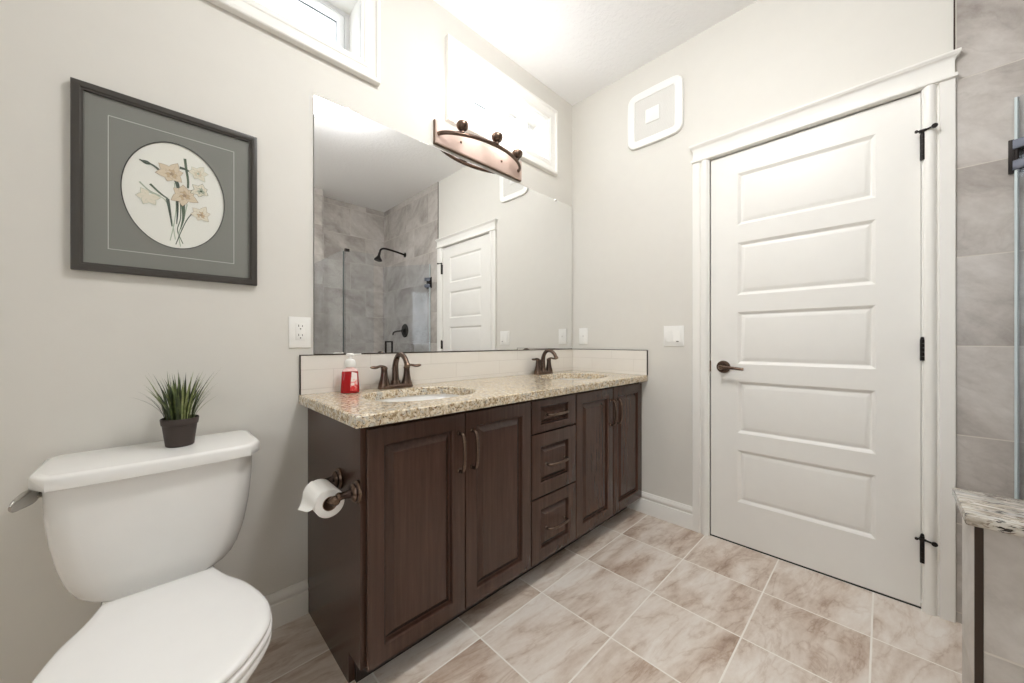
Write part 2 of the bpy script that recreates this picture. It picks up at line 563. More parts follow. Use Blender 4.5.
# ------------------------------------------------------------------ door
DY0, DY1, DZ0, DZ1 = -1.683, -.9225, .008, 2.041
door = sroot('door_1', (0, -1.683, .008))
b = MB()
PY0, PY1 = -1.558, -1.049
PZ = [(.224, .494), (.582, .850), (.940, 1.210), (1.297, 1.571), (1.661, 1.929)]
def q(y0, y1, z0, z1, x=0.0):
    t = bmesh.new(); t.faces.new([t.verts.new(p) for p in ((x, y0, z0), (x, y0, z1), (x, y1, z1), (x, y1, z0))])
    b._add(t)
q(DY0, PY0, DZ0, DZ1); q(PY1, DY1, DZ0, DZ1)
zz = [DZ0] + [z for p in PZ for z in p] + [DZ1]
for za, zb in zip(zz[0::2], zz[1::2]): q(PY0, PY1, za, zb)
for za, zb in PZ:
    o = (PY0, PY1, za, zb)
    rect_rings(b, [ins(o, 0, 0), ins(o, .004, .002), ins(o, .013, .0095), ins(o, .017, .0105), ins(o, .020, .0095), ins(o, .033, .004), ins(o, .036, .0035)], 'x', cap1=True)
b.box(.0115, DY0, DZ0, .035, DY1, DZ1)
rect_rings(b, [(DY0, DY1, DZ0, DZ1, 0), (DY0, DY1, DZ0, DZ1, .012)], 'x')
b.build('slab', DOORP, door, angle=25)
# jamb and stop
jm = MB()
for y0, y1 in ((-.918, -.905), (-1.700, -1.687)): jm.box(-.004, y0, 0, .12, y1, 2.058)
jm.box(-.004, -1.687, 2.045, .12, -.918, 2.058)
jm.box(.037, -1.687, 0, .05, -.918, .008)
jambo = sroot('door_frame_1'); jm.build('jamb', TRIM, jambo)
MB().box(.0, -1.687, .0, .036, -.918, .0065).build('threshold_gap_shade', SLOT, jambo)  # dark strip standing in for the shade under the door
MB().box(-.0045, -.9235, .893, .001, -.9120, .953, .001, 1).build('strike_plate', BRONZE, jambo)
# lever
lv = bpy.data.objects.new('lever_handle', None); COL.objects.link(lv); lv.parent = door
MB().lathe([(.0, 0), (.031, 0), (.033, -.004), (.033, -.008), (.029, -.012), (.019, -.013), (.0, -.013)], (0, -.986, .922), 'X', 36).build('rose', BRONZE, lv)
l = MB(); l.lathe([(.012, -.010), (.011, -.04), (.0125, -.045), (.0125, -.056), (.009, -.062), (0, -.062)], (0, -.986, .922), 'X', 20)
l.tube(catmull([(-.052, -.980, .923), (-.053, -1.01, .922), (-.053, -1.05, .919), (-.050, -1.088, .916)]), [.0085] * 6 + [.0075] * 6 + [.007] * 7, 12, flat=1.1)
l.build('lever', BRONZE, lv)


def hinge(z0, z1, stop=None):
    h = bpy.data.objects.new('hinge', None); COL.objects.link(h); h.parent = door
    k = MB()
    y = -1.6865; x = -.0165
    n = 5
    for i in range(n):
        za, zb = z0 + (z1 - z0) * i / n, z0 + (z1 - z0) * (i + 1) / n
        k.lathe([(0, za + .0003), (.0068, za + .0003), (.0068, zb - .0005), (0, zb - .0005)], (x, y, 0), 'Z', 14)
    k.lathe([(0, z1), (.005, z1), (.006, z1 + .004), (.003, z1 + .008), (0, z1 + .008)], (x, y, 0), 'Z', 12)
    k.box(-.0160, y - .001, z0, .001, y + .0035, z1)
    k.build('knuckle', BLACKM, h)
    if stop:
        s = MB()
        s.box(x - .012, y - .011, stop - .004, x + .008, y + .009, stop + .004, .002, 2)
        s.tube([(x, y, stop), (x - .024, y - .030, stop)], .0035, 10)
        s.tube([(x, y, stop), (x - .010, y + .016, stop)], .0035, 10)
        s.lathe([(0, -.004), (.008, -.004), (.009, 0), (.008, .005), (0, .005)], (x - .024, y - .030, stop), 'X', 14)
        s.lathe([(0, -.004), (.005, -.004), (.005, .004), (0, .004)], (x - .010, y + .016, stop), 'X', 12)
        s.build('door_stop', BLACKM, h)
hinge(1.766, 1.868, 1.879); hinge(.981, 1.066); hinge(.190, .296, .283)

# casing
tr = sroot('trim_1')
def leg(yi, s):
    """yi = inner edge, s = +1 grows towards +y"""
    pr = [(0, .0), (0, -.012)]
    for k in range(9):
        a = PI * k / 8
        pr.append((.0215 - .0175 * math.cos(a), -.012 - .0125 * math.sin(a)))
    pr += [(.041, -.010), (.0445, -.010), (.046, -.0175), (.0475, -.019), (.084, -.017), (.086, -.014), (.086, 0)]
    m = MB(); m.prism([(x, yi + s * u, 0.0) for u, x in pr], (0, 0, 2.052))
    m.build('casing_leg', TRIM, tr)
leg(-.9185, 1); leg(-1.6845, -1)
m = MB()
def hr(x, e, z): return [(0.0, -.836 + e, z), (x, -.836 + e, z), (x, -1.767 - e, z), (0.0, -1.767 - e, z)]
m.loft([hr(-.020, .0, 2.046), hr(-.027, .006, 2.049), hr(-.029, .008, 2.055), hr(-.027, .006, 2.062), hr(-.020, 0, 2.065),
        hr(-.019, 0, 2.112), hr(-.021, .002, 2.116), hr(-.022, .003, 2.121), hr(-.026, .008, 2.126), hr(-.030, .012, 2.129), hr(-.031, .013, 2.133), hr(-.034, .015, 2.136), hr(-.035, .015, 2.143)])
m.build('head_casing', TRIM, tr)

# ------------------------------------------------------------------ vanity cabinet
CX0, CX1, CF = -1.735, -.004, -.515
van = thing('vanity_cabinet', 'long dark espresso wooden vanity with raised panel doors and drawers under the granite counter', 'cabinet', (-.87, -.26, 0))
b = MB()
# carcass: end panel with toe-kick notch, face frame, back parts
def endp(x0, x1):
    b.prism([(x0, -.001, 0), (x0, -.425, 0), (x0, -.425, .097), (x0, CF, .097), (x0, CF, .815), (x0, -.001, .815)], (x1 - x0, 0, 0))
endp(CX0, CX0 + .018); endp(CX1 - .018, CX1)
b.box(CX0 + .018, CF, .097, CX1 - .018, CF + .018, .815)
b.box(CX0 + .018, CF + .018, .097, CX1 - .018, -.012, .110)
b.box(CX0 + .018, -.012, .092, CX1 - .018, -.001, .815)
b.build('carcass', WOOD, van, smooth=False)
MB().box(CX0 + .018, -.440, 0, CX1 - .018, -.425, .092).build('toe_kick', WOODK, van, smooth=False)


def raised(x0, x1, z0, z1, st, name, small=False):
    """raised-panel front: face at y = -.535"""
    m = MB(); o = (x0, x1, z0, z1)
    y1 = CF - .0005; y = -.535
    bw = .026 if not small else .022
    if isinstance(st, tuple):
        i = (x0 + st[0], x1 - st[0], z0 + st[1], z1 - st[1])
    else:
        i = (x0 + st, x1 - st, z0 + st, z1 - st)
    rect_rings(m, [ins(o, .001, y1), ins(o, 0, y1 - .002), ins(o, 0, y + .003), ins(o, .0012, y + .0008), ins(o, .004, y),
                   ins(i, -.004, y), ins(i, 0, y + .003), ins(i, .0015, y + .014), ins(i, .0045, y + .017), ins(i, .0085, y + .0155),
                   ins(i, bw, y + .003), ins(i, bw + .0015, y + .0012), ins(i, bw + .004, y + .0012)], 'y', cap0=True, cap1=True)
    return m.build(name, WOOD, van, angle=20)


def pull(parent, c, d):
    """bow pull centred on c; d = 'z' upright, 'x' level; 0.135 long, standing 30 mm off"""
    h = .0660
    c = Vector(c)
    ax = Vector((0, 0, 1)) if d == 'z' else Vector((1, 0, 0))
    m = MB()
    pts = [c - ax * h, c - ax * h + Vector((0, -.018, 0)), c - ax * (h - .012) + Vector((0, -.030, 0)), c - ax * (h * .45) + Vector((0, -.034, 0)), c + Vector((0, -.035, 0)),
           c + ax * (h * .45) + Vector((0, -.034, 0)), c + ax * (h - .012) + Vector((0, -.030, 0)), c + ax * h + Vector((0, -.018, 0)), c + ax * h]
    p = catmull(pts, 5)
    n = len(p)
    m.tube(p, [.0053 + .0012 * math.sin(PI * i / (n - 1)) for i in range(n)], 12)
    for s in (-1, 1):
        e = c + ax * h * s
        m.lathe([(0, 0), (.0078, 0), (.0078, -.003), (.0058, -.006), (0, -.006)], e, 'Y', 16)
        k = c + ax * (h - .024) * s + Vector((0, -.0325, 0))
        m.tube([k - ax * .002, k + ax * .002], .0068, 12)
    return m.build('pull', BRONZE, parent)


for (x0, x1, hx) in ((-1.721, -1.371, -1.399), (-1.367, -1.024, -1.342), (-.695, -.357, -.384), (-.347, -.012, -.321)):
    d = raised(x0, x1, .095, .800, (.054, .055), 'door')
    pull(d, (hx, -.535, .668), 'z')
for (z0, z1, st) in ((.6595, .800, (.060, .032)), (.379, .6525, (.060, .060)), (.095, .372, (.060, .055))):
    d = raised(-1.017, -.702, z0, z1, st, 'drawer', True)
    pull(d, (-.8595, -.535 + .0012, (z0 + z1) / 2 + (.004 if z1 > .7 else 0)), 'x')

# ------------------------------------------------------------------ granite worktop with two sink holes
SINKS = [(-1.400, -.286), (-.385, -.286)]
SRX, SRY = .222, .174
TX0, TX1, TY0, TY1, TZ0, TZ1 = -1.766, -.0005, -.567, -.0005, .8155, .850
def sq(c): return math.copysign(abs(c) ** .82, c)
def worktop():
    b = bmesh.new()
    def ell(cx, cy, rx, ry, z, n=48): return [Vector((cx + rx * sq(math.cos(2 * PI * i / n)), cy + ry * sq(math.sin(2 * PI * i / n)), z)) for i in range(n)]
    # half the slab around each hole, joined at mid line
    xm = (SINKS[0][0] + SINKS[1][0]) / 2
    for (cx, cy), (xa, xb) in zip(SINKS, ((TX0, xm), (xm, TX1))):
        n = 48
        outer = []
        for i in range(n):
            a = 2 * PI * i / n
            dx, dy = math.cos(a), math.sin(a)
            t = min([( (xb if dx > 0 else xa) - cx) / dx if abs(dx) > 1e-9 else 9, ((TY1 if dy > 0 else TY0) - cy) / dy if abs(dy) > 1e-9 else 9])
            outer.append((cx + dx * t, cy + dy * t))
        # snap nearest samples to the four corners
        for c in ((xa, TY0), (xb, TY0), (xa, TY1), (xb, TY1)):
            k = min(range(n), key=lambda i: (outer[i][0] - c[0]) ** 2 + (outer[i][1] - c[1]) ** 2)
            outer[k] = c
        def ring(pts, z): return [b.verts.new((p[0], p[1], z)) for p in pts]
        inn = [(p.x, p.y) for p in ell(cx, cy, SRX, SRY, 0)]
        inn2 = [(p.x, p.y) for p in ell(cx, cy, SRX - .003, SRY - .003, 0)]
        e = .004
        def clampd(p):
            x, y = p
            if xa == TX0: x = max(x, TX0 + e)
            y = max(y, TY0 + e)
            return (x, y)
        o_top = ring([clampd(p) for p in outer], TZ1); o_mid = ring(outer, TZ1 - e); o_low = ring(outer, TZ0)
        i_top = ring(inn, TZ1); i_mid = ring(inn2, TZ1 - .004); i_low = ring(inn2, TZ0)
        seq = [i_low, i_mid, i_top, o_top, o_mid, o_low, i_low]
        for A, B in zip(seq[:-1], seq[1:]):
            for i in range(n):
                j = (i + 1) % n
                q = [A[i], A[j], B[j], B[i]]
                # no inner wall on the mid line
                if A in (o_top, o_mid) and B in (o_mid, o_low) and all(abs(v.co.x - xm) < 1e-6 for v in q): continue
                b.faces.new(q)
    bmesh.ops.remove_doubles(b, verts=b.verts, dist=1e-5)
    bmesh.ops.recalc_face_normals(b, faces=b.faces)
    m = MB(); m._add(b)
    return m.build('granite_countertop', GRANITE, angle=30)
tag(worktop(), 'long polished beige speckled granite counter on the dark vanity with two sink cutouts', 'countertop')


def sink(c, label):
    r = thing('undermount_sink', label, 'sink', (c[0], c[1], .70), 'undermount sinks in the granite counter')
    m = MB()
    prof = [(1.06, .8145), (1.0, .8145), (.985, .80), (.95, .775), (.86, .738), (.70, .712), (.45, .700), (.16, .697), (.10, .694)]
    rings = []
    for k, z in prof:
        rings.append([(c[0] + SRX * 1.015 * k * sq(math.cos(2 * PI * i / 48)), c[1] + SRY * 1.015 * k * sq(math.sin(2 * PI * i / 48)), z) for i in range(48)])
    out = []
    for k, z in reversed(prof):
        out.append([(c[0] + SRX * 1.06 * k * sq(math.cos(2 * PI * i / 48)), c[1] + SRY * 1.06 * k * sq(math.sin(2 * PI * i / 48)), z - .009) for i in range(48)])
    m.loft(rings + out[:1] + out[1:] + rings[:1], cap0=False, cap1=False)
    m.build('basin', PORC, r, angle=50)
    d = MB(); d.lathe([(0, .700), (.020, .700), (.024, .6985), (.024, .694), (.0, .694)], (c[0], c[1], 0), 'Z', 24)
    d.build('drain', BRONZE, r)
    return r
sink(SINKS[0], 'white oval undermount sink nearer the toilet, beside the red soap bottle')
sink(SINKS[1], 'white oval undermount sink in the counter end nearer the door')


# ------------------------------------------------------------------ faucets
def faucet(cx, cy, label):
    z = .850
    r = thing('centerset_faucet', label, 'faucet', (cx, cy, z), 'bronze faucets behind the sinks')
    b = MB()
    n = 40
    def stad(rx, ry, zz):
        out = []
        for i in range(n):
            a = 2 * PI * i / n
            sx = math.copysign(abs(math.cos(a)) ** .55, math.cos(a)); sy = math.copysign(abs(math.sin(a)) ** .8, math.sin(a))
            out.append((cx + rx * sx, cy + ry * sy, z + zz))
        return out
    b.loft([stad(.080, .028, .0005), stad(.081, .029, .004), stad(.079, .027, .012), stad(.074, .023, .017), stad(.072, .021, .018)])
    b.build('base_plate', BRONZE, r)
    s = MB()
    path = catmull([(cx, cy + .002, z + .015), (cx, cy + .004, z + .06), (cx, cy + .002, z + .105), (cx, cy - .018, z + .140), (cx, cy - .052, z + .150), (cx, cy - .085, z + .133), (cx, cy - .106, z + .103)], 6)
    L = len(path)
    s.tube(path, [.0168 - .0058 * min(1, i / (L * .5)) for i in range(L)], 18, up=(1, 0, 0), flat=1.0)
    s.lathe([(.024, .016), (.021, .024), (.0195, .034)], (cx, cy + .002, z), 'Z', 24)
    s.tube([path[-1] + Vector((0, .004, .006)), path[-1] + Vector((0, -.001, -.002))], .0128, 18)
    s.build('spout', BRONZE, r)
    for sgn in (-1, 1):
        h = MB(); hx = cx + sgn * .0535
        h.lathe([(0, .012), (.025, .012), (.0245, .020), (.020, .034), (.0155, .055), (.0135, .075), (.0135, .084), (.0150, .088), (.0135, .094), (.006, .098), (0, .0985)], (hx, cy, z), 'Z', 24)
        p = catmull([(hx - sgn * .006, cy, z + .093), (hx + sgn * .018, cy - .003, z + .099), (hx + sgn * .040, cy - .007, z + .095), (hx + sgn * .066, cy - .012, z + .097)], 5)
        h.tube(p, [.0095, .0105, .0108, .0104, .0098, .0092, .009, .009, .0094, .0100, .0106, .011, .011, .0104, .009, .004][:len(p)], 14, flat=.62, up=(0, 0, 1))
        h.build('handle', BRONZE, r)
    k = MB(); k.tube([(cx, cy + .026, z + .010), (cx, cy + .026, z + .082)], .0028, 10)
    k.lathe([(0, .080), (.0055, .081), (.006, .086), (.004, .091), (0, .092)], (cx, cy + .026, z), 'Z', 12)
    k.build('lift_rod', BRONZE, r)
    return r
faucet(-1.396, -.058, 'dark bronze two-handle faucet next to the red soap bottle')
faucet(-.388, -.058, 'dark bronze two-handle faucet at the far sink near the corner')

# ------------------------------------------------------------------ backsplash
bs = thing('tile_backsplash', 'low white subway tile backsplash with dark edge trim above the granite counter', 'backsplash', (-.88, 0, .85))
MB().box(-1.761, -.009, .8505, -.0005, -.0005, 1.001).build('tile_run', SPL_XZ, bs, smooth=False)
MB().box(-.009, -.565, .8505, -.0005, -.0095, 1.001).build('tile_run', SPL_YZ, bs, smooth=False)
e = MB(); e.box(-1.7645, -.0105, .8505, -1.7612, -.0005, 1.0045); e.box(-1.7612, -.0105, 1.0013, -.0095, -.0005, 1.0045)
e.box(-.0105, -.5652, 1.0013, -.0005, -.0095, 1.0045); e.box(-.0105, -.5687, .8505, -.0005, -.5652, 1.0045)
e.build('edge_trim', SCHL, bs, smooth=False)

# ------------------------------------------------------------------ mirror
mi = thing('wall_mirror', 'large frameless wall mirror above the white backsplash', 'mirror', (-.865, 0, 1.006))
b = MB()
rect_rings(b, [(-1.714, -.014, 1.006, 2.030, -.0007), (-1.714, -.014, 1.006, 2.030, -.0058)], 'y', cap0=True, mi=1)
rect_rings(b, [(-1.714, -.014, 1.006, 2.030, -.0058), (-1.7135, -.0145, 1.0065, 2.0295, -.006)], 'y', cap1=True)
b.build('mirror_glass', [MIRROR, GEDGED], mi, smooth=False)
for x in (-1.59, -.20):
    MB().box(x - .010, -.0095, 2.022, x + .010, -.0065, 2.0345, .001, 1).build('clip', CHROME, mi)
MB().box(-1.714, -.0085, 1.0048, -.014, -.0008, 1.0062).build('bottom_channel', SCHL, mi, smooth=False)

# ------------------------------------------------------------------ vanity light
VL = -.8655
vl = thing('vanity_light', 'three-light bronze vanity bar with glowing white shades over the mirror', 'lamp', (VL, 0, 2.107))
b = MB()
hw = .309; PC = -.8565
rect_rings(b, [(PC - hw, PC + hw, 2.050, 2.166, -.0005), (PC - hw, PC + hw, 2.050, 2.166, -.016), (PC - hw + .004, PC + hw - .004, 2.054, 2.162, -.021)], 'y', cap0=True, cap1=True)
b.build('back_plate', COPPER, vl, angle=20)
rm = MB()
rect_rings(rm, [(PC - hw - .002, PC + hw + .002, 2.048, 2.168, -.0004), (PC - hw - .002, PC + hw + .002, 2.048, 2.168, -.014), (PC - hw + .0, PC + hw - .0, 2.050, 2.166, -.0165)], 'y')
rm.build('plate_rim', BRONZE, vl)
R_ = [(-.285, -.020), (-.272, -.046), (-.235, -.078), (-.17, -.112), (-.085, -.136), (0, -.143), (.085, -.136), (.17, -.112), (.235, -.078), (.272, -.046), (.285, -.020)]
b = MB(); pth = catmull([(VL + u, v, 2.098) for u, v in R_], 6)
b.tube(pth, .0088, 12, flat=1.2, up=(0, 0, 1))
b.build('arc_bar', BRONZE, vl)
for s in (-1, 1):
    MB().lathe([(0, -.0205), (.0065, -.0205), (.0065, -.024), (.004, -.028), (0, -.028)], (VL + s * .145, 0, 2.108), 'Y', 14).build('screw', BRONZE, vl)
for u, v in ((-.198, -.106), (-.004, -.150), (.192, -.106)):
    cx = VL + u
    k = MB()
    k.lathe([(0, 2.103), (.010, 2.103), (.010, 2.109), (.014, 2.112), (.024, 2.120), (.030, 2.132), (.031, 2.146), (.0285, 2.152), (.012, 2.156), (0, 2.156)], (cx, v, 0), 'Z', 28)
    k.build('shade_holder', BRONZE, vl)
    g = MB()
    g.lathe([(.022, 2.1555), (.034, 2.158), (.046, 2.168), (.051, 2.185), (.0525, 2.22), (.0535, 2.28), (.054, 2.306), (.052, 2.309), (.050, 2.306), (.0495, 2.28), (.0485, 2.22), (.047, 2.187), (.042, 2.172), (.033, 2.162), (.022, 2.1605), (.022, 2.1555)], (cx, v, 0), 'Z', 32, cap=False)
    g.build('glass_shade', SHADE, vl)
    p = MB(); p.lathe([(0, 2.156), (.013, 2.156), (.013, 2.185), (.020, 2.205), (.026, 2.228), (.024, 2.250), (.014, 2.266), (0, 2.270)], (cx, v, 0), 'Z', 20)
    p.build('bulb', SHADE, vl)

# ------------------------------------------------------------------ ceiling light
cl = thing('ceiling_light', 'round flush glowing ceiling light, seen reflected at the top of the mirror', 'lamp', (-1.27, -1.14, H))
MB().lathe([(0, -.0005), (.185, -.0005), (.188, -.006), (.188, -.022), (.180, -.026), (0, -.026)], (-1.27, -1.14, H), 'Z', 48).build('base_ring', TRIM, cl)
MB().lathe([(.166, -.0265), (.169, -.055), (.163, -.086), (.138, -.106), (.080, -.117), (0, -.121)], (-1.27, -1.14, H), 'Z', 48).build('diffuser', DOME, cl)

# ------------------------------------------------------------------ toilet
TCX = -2.148
toi = thing('toilet', 'white two-piece toilet with closed lid against the wall below the framed picture', 'toilet', (TCX, -.37, 0))
def dshape(hw, yb, yf, z, rc=.05, bow=.012, n=12, rb=.02):
    """tank section: rounded corners, front slightly bowed; yb back, yf front (negative)"""
    pts = []
    def arc(cx, cy, r, a0, a1):
        for i in range(n + 1):
            a = a0 + (a1 - a0) * i / n
            pts.append((cx + r * math.cos(a), cy + r * math.sin(a)))
    rc = min(rc, hw * .8, (yb - yf) * .45); rb = min(rb, hw * .8)
    arc(hw - rb, yb - rb, rb, 0, PI / 2)
    arc(-hw + rb, yb - rb, rb, PI / 2, PI)
    arc(-hw + rc, yf + rc, rc, PI, 1.5 * PI)
    for i in range(1, n):
        u = -1 + 2 * i / n
        pts.append(((hw - rc) * u, yf))
    arc(hw - rc, yf + rc, rc, 1.5 * PI, 2 * PI)
    out = []
    for x, y in pts:
        k = max(0.0, 1 - (x / hw) ** 2) * bow * (1 if y < (yb + yf) / 2 else 0)
        out.append((TCX + x, y - k, z))
    return out
b = MB()
HWT = [(.388, .118), (.392, .132), (.400, .146), (.415, .160), (.44, .172), (.47, .181), (.50, .188), (.57, .198), (.64, .204), (.720, .207)]
rings = []
for z, hw in HWT:
    f = (z - .388) / (.720 - .388)
    yf = -.196 - .034 * min(1, f * 1.6)
    rings.append(dshape(hw, -.028 - .006 * (1 - f), yf, z, .055))
b.loft(rings)
b.build('tank', PORC, toi, angle=60)
# lid with clipped front corners
def lidring(z, k, dz=0):
    pts = [(-.208 - k, -.018), (.208 + k, -.018), (.222 + k, -.040), (.222 + k, -.205 - k * .5), (.192 + k * .6, -.256 - k)]
    for i in range(1, 9):
        u = 1 - i / 4.5
        pts.append(((.192 + k * .6) * u, -.256 - k - .010 * (1 - u * u)))
    pts += [(-.192 - k * .6, -.256 - k), (-.222 - k, -.205 - k * .5), (-.222 - k, -.040)]
    return [(TCX + x, y, z) for x, y in pts]
b = MB(); b.loft([lidring(.7125, -.006), lidring(.7145, -.001), lidring(.720, 0), lidring(.739, 0), lidring(.744, -.002), lidring(.7467, -.006), lidring(.748, -.014)])
b.build('tank_lid', PORC, toi, angle=50)
# flush lever on the tank's side
b = MB()
b.lathe([(0, 0), (.013, 0), (.013, -.006), (.009, -.010), (.007, -.018), (0, -.018)], (TCX - .196, -.170, .690), 'X', 18)
b.tube(catmull([(TCX - .211, -.158, .692), (TCX - .218, -.190, .695), (TCX - .227, -.222, .696), (TCX - .237, -.262, .694)], 5), [.008, .0105, .013, .0155, .017, .018, .0188, .019, .019, .0188, .018, .017, .0160, .0145, .012, .006], 14, flat=.42, up=(1, 0, 0))
b.build('flush_lever', CHROME, toi)
# bowl outline (front round): half width as a table over y
OUT = [(-.249, .106), (-.28, .115), (-.323, .130), (-.38, .157), (-.43, .172), (-.476, .182), (-.53, .187), (-.584, .179), (-.62, .163), (-.649, .143), (-.68, .115), (-.70, .089), (-.715, .062), (-.724, .036), (-.728, 0)]
def outline(k=0.0, z=0.0, y_shift=0.0, sx=1.0, back=None, n=1):
    pts = []
    cy = -.48
    R = [(h, y) for y, h in OUT]
    R = catmull([(h, y, 0) for h, y in R], 3)
    R[-1].x = 0
    full = [(p.x, p.y) for p in R] + [(-p.x, p.y) for p in reversed(R[:-1])]
    for x, y in full:
        L = math.hypot(x, y - cy) or 1
        X = (x + k * x / L) * sx; Y = y + k * (y - cy) / L
        if back is not None: Y = min(Y, back)
        pts.append((TCX + X, Y + y_shift, z))
    return pts
b = MB()
b.loft([outline(-.012, .4025), outline(-.003, .4035), outline(0, .407), outline(0, .413), outline(-.003, .4165), outline(-.010, .4185), outline(-.03, .4195), outline(-.09, .4205)])
b.build('seat_lid', SEATP, toi, angle=50)
b = MB()
b.loft([outline(-.010, .3845), outline(.000, .3855), outline(.003, .389), outline(.003, .397), outline(.0, .4005), outline(-.010, .4015)])
b.build('seat', SEATP, toi, angle=50)
b = MB()
bowl = []
for z, k, sx, ys in ((.000, -.055, .80, .10), (.015, -.052, .80, .10), (.04, -.060, .74, .10), (.12, -.064, .70, .09), (.18, -.058, .74, .075), (.24, -.042, .82, .05), (.29, -.026, .90, .028), (.33, -.012, .96, .012), (.355, -.003, .99, .003), (.37, .002, 1.0, 0), (.379, .002, 1.0, 0), (.3835, -.004, 1.0, 0)):
    bowl.append(outline(k, z, ys, sx))
b.loft(bowl)
# deck under the tank
b.loft([dshape(.09, -.06, -.30, .22, .03, 0), dshape(.10, -.05, -.30, .30, .03, 0), dshape(.108, -.045, -.30, .355, .03, 0), dshape(.114, -.042, -.30, .374, .03, 0), dshape(.110, -.045, -.30, .382, .03, 0)])
b.build('bowl', PORC, toi, angle=55)
b = MB(); b.loft([dshape(.098, -.05, -.19, .3815, .03, 0), dshape(.098, -.05, -.19, .389, .03, 0)]); b.build('tank_gasket', SLOT, toi)
for s in (-1, 1):
    b = MB(); b.box(TCX + s * .075 - .022, -.246, .384, TCX + s * .075 + .022, -.222, .394, .004, 3); b.build('seat_hinge', SEATP, toi)

# ------------------------------------------------------------------ potted grass on the tank
PX, PY, PZ_ = -2.109, -.118, .748
pg = thing('potted_grass', 'small dark pot of tufted green grass standing on the toilet tank lid', 'plant', (PX, PY, PZ_))
MB().lathe([(0, .0005), (.030, .0005), (.0325, .003), (.0395, .062), (.0418, .064), (.0438, .080), (.0425, .0825), (.0405, .080), (.039, .066), (0, .066)], (PX, PY, PZ_), 'Z', 40).build('pot', POTM, pg)
MB().lathe([(0, .070), (.0392, .068), (.0392, .072), (.02, .075), (0, .0755)], (PX, PY, PZ_), 'Z', 24).build('soil', SOIL, pg)
rnd = random.Random(11)
b = bmesh.new()
def blade(a, lean, hgt, wid, base_r, curl):
    dx, dy = math.cos(a), math.sin(a)
    n = 8; L = []; tone = rnd.choice((0, 0, 1, 1, 2))
    sx, sy = -dy, dx
    for i in range(n):
        t = i / (n - 1)
        out = base_r + lean * (t ** 1.7)
        z = .070 + hgt * (t - curl * t ** 3)
        w = wid * (1 - t ** 3.2) * (.34 + .66 * math.sin(PI * min(1, t * .95 + .05)))
        fold = .0012 * (1 - t)
        c = Vector((PX + dx * out, PY + dy * out, PZ_ + z))
        L.append((c + Vector((sx * w, sy * w, fold)), c + Vector((0, 0, -fold)), c - Vector((sx * w, sy * w, -fold))))
    vs = [[b.verts.new(p) for p in r] for r in L]
    for A, B in zip(vs[:-1], vs[1:]):
        for k in range(2):
            b.faces.new((A[k], A[k + 1], B[k + 1], B[k])).material_index = tone
for i in range(104):
    a = rnd.uniform(0, 2 * PI); r = .034 * math.sqrt(rnd.random())
    ln = rnd.uniform(.004, .050) * (.35 + r / .034)
    blade(a + rnd.uniform(-.5, .5), ln * 1.15, rnd.uniform(.075, .165), rnd.uniform(.0024, .0042), r, rnd.uniform(0, .12))
blade(PI * 1.05, .075, .105, .0032, .030, .18); blade(PI * .98, .062, .112, .003, .028, .12)
blade(-.35, .062, .125, .003, .030, .10); blade(-.1, .055, .115, .003, .030, .12); blade(.5, .05, .13, .003, .03, .1)
m = MB(); me = bpy.data.meshes.new('t'); b.to_mesh(me); b.free(); m.bm.from_mesh(me); bpy.data.meshes.remove(me)
m.build('grass_blades', LEAVES, pg)

# ------------------------------------------------------------------ framed flower picture
fp = thing('framed_picture', 'dark framed print of pale daffodils in a round grey mat above the toilet', 'picture', (-2.115, 0, 1.52))
FX0, FX1, FZ0, FZ1 = -2.328, -1.902, 1.256, 1.783
fo = (FX0, FX1, FZ0, FZ1)
b = MB(); rect_rings(b, [ins(fo, 0, -.0008), ins(fo, 0, -.018), ins(fo, .002, -.0205), ins(fo, .008, -.0215), ins(fo, .016, -.0195), ins(fo, .019, -.016), ins(fo, .0225, -.0155), ins(fo, .0225, -.0085), ins(fo, .0225, -.0008), ins(fo, 0, -.0008)], 'y')
b.build('frame', FRAMEM, fp, angle=25)
mo = ins(fo, .0215, 0)
CXP, CZP, RP = -2.1135, 1.518, .1235
RPX = .119
b = bmesh.new()
n = 64
inner = [b.verts.new((CXP + RPX * math.cos(2 * PI * i / n), -.0085, CZP + .165 * math.sin(2 * PI * i / n))) for i in range(n)]
outer = []
for i in range(n):
    a = 2 * PI * i / n; dx, dz = math.cos(a), math.sin(a)
    t = min(((mo[1] if dx > 0 else mo[0]) - CXP) / dx if abs(dx) > 1e-9 else 9, ((mo[3] if dz > 0 else mo[2]) - CZP) / dz if abs(dz) > 1e-9 else 9)
    outer.append(b.verts.new((CXP + dx * t, -.0085, CZP + dz * t)))
for c in ((mo[0], mo[2]), (mo[1], mo[2]), (mo[0], mo[3]), (mo[1], mo[3])):
    v = min(outer, key=lambda q: (q.co.x - c[0]) ** 2 + (q.co.z - c[1]) ** 2); v.co.x, v.co.z = c
for i in range(n):
    j = (i + 1) % n; b.faces.new((inner[i], inner[j], outer[j], outer[i]))
ext = bmesh.ops.extrude_face_region(b, geom=list(b.faces))
bmesh.ops.translate(b, verts=[v for v in ext['geom'] if isinstance(v, bmesh.types.BMVert)], vec=(0, .003, 0))
bmesh.ops.recalc_face_normals(b, faces=b.faces)
m = MB(); m._add(b); m.build('mat_board', MATB, fp, smooth=False)
RPZ = .165
b = MB()
lo = (-2.2595, -1.967, 1.3245, 1.712)
w = .0012
rect_rings(b, [ins(lo, 0, -.0086), ins(lo, 0, -.0089), ins(lo, w, -.0089), ins(lo, w, -.0086)], 'y')
b.build('mat_line', MATL, fp, smooth=False)
def ering(kx, kz, y): return [(CXP + kx * math.cos(2 * PI * i / 72), y, CZP + kz * math.sin(2 * PI * i / 72)) for i in range(72)]
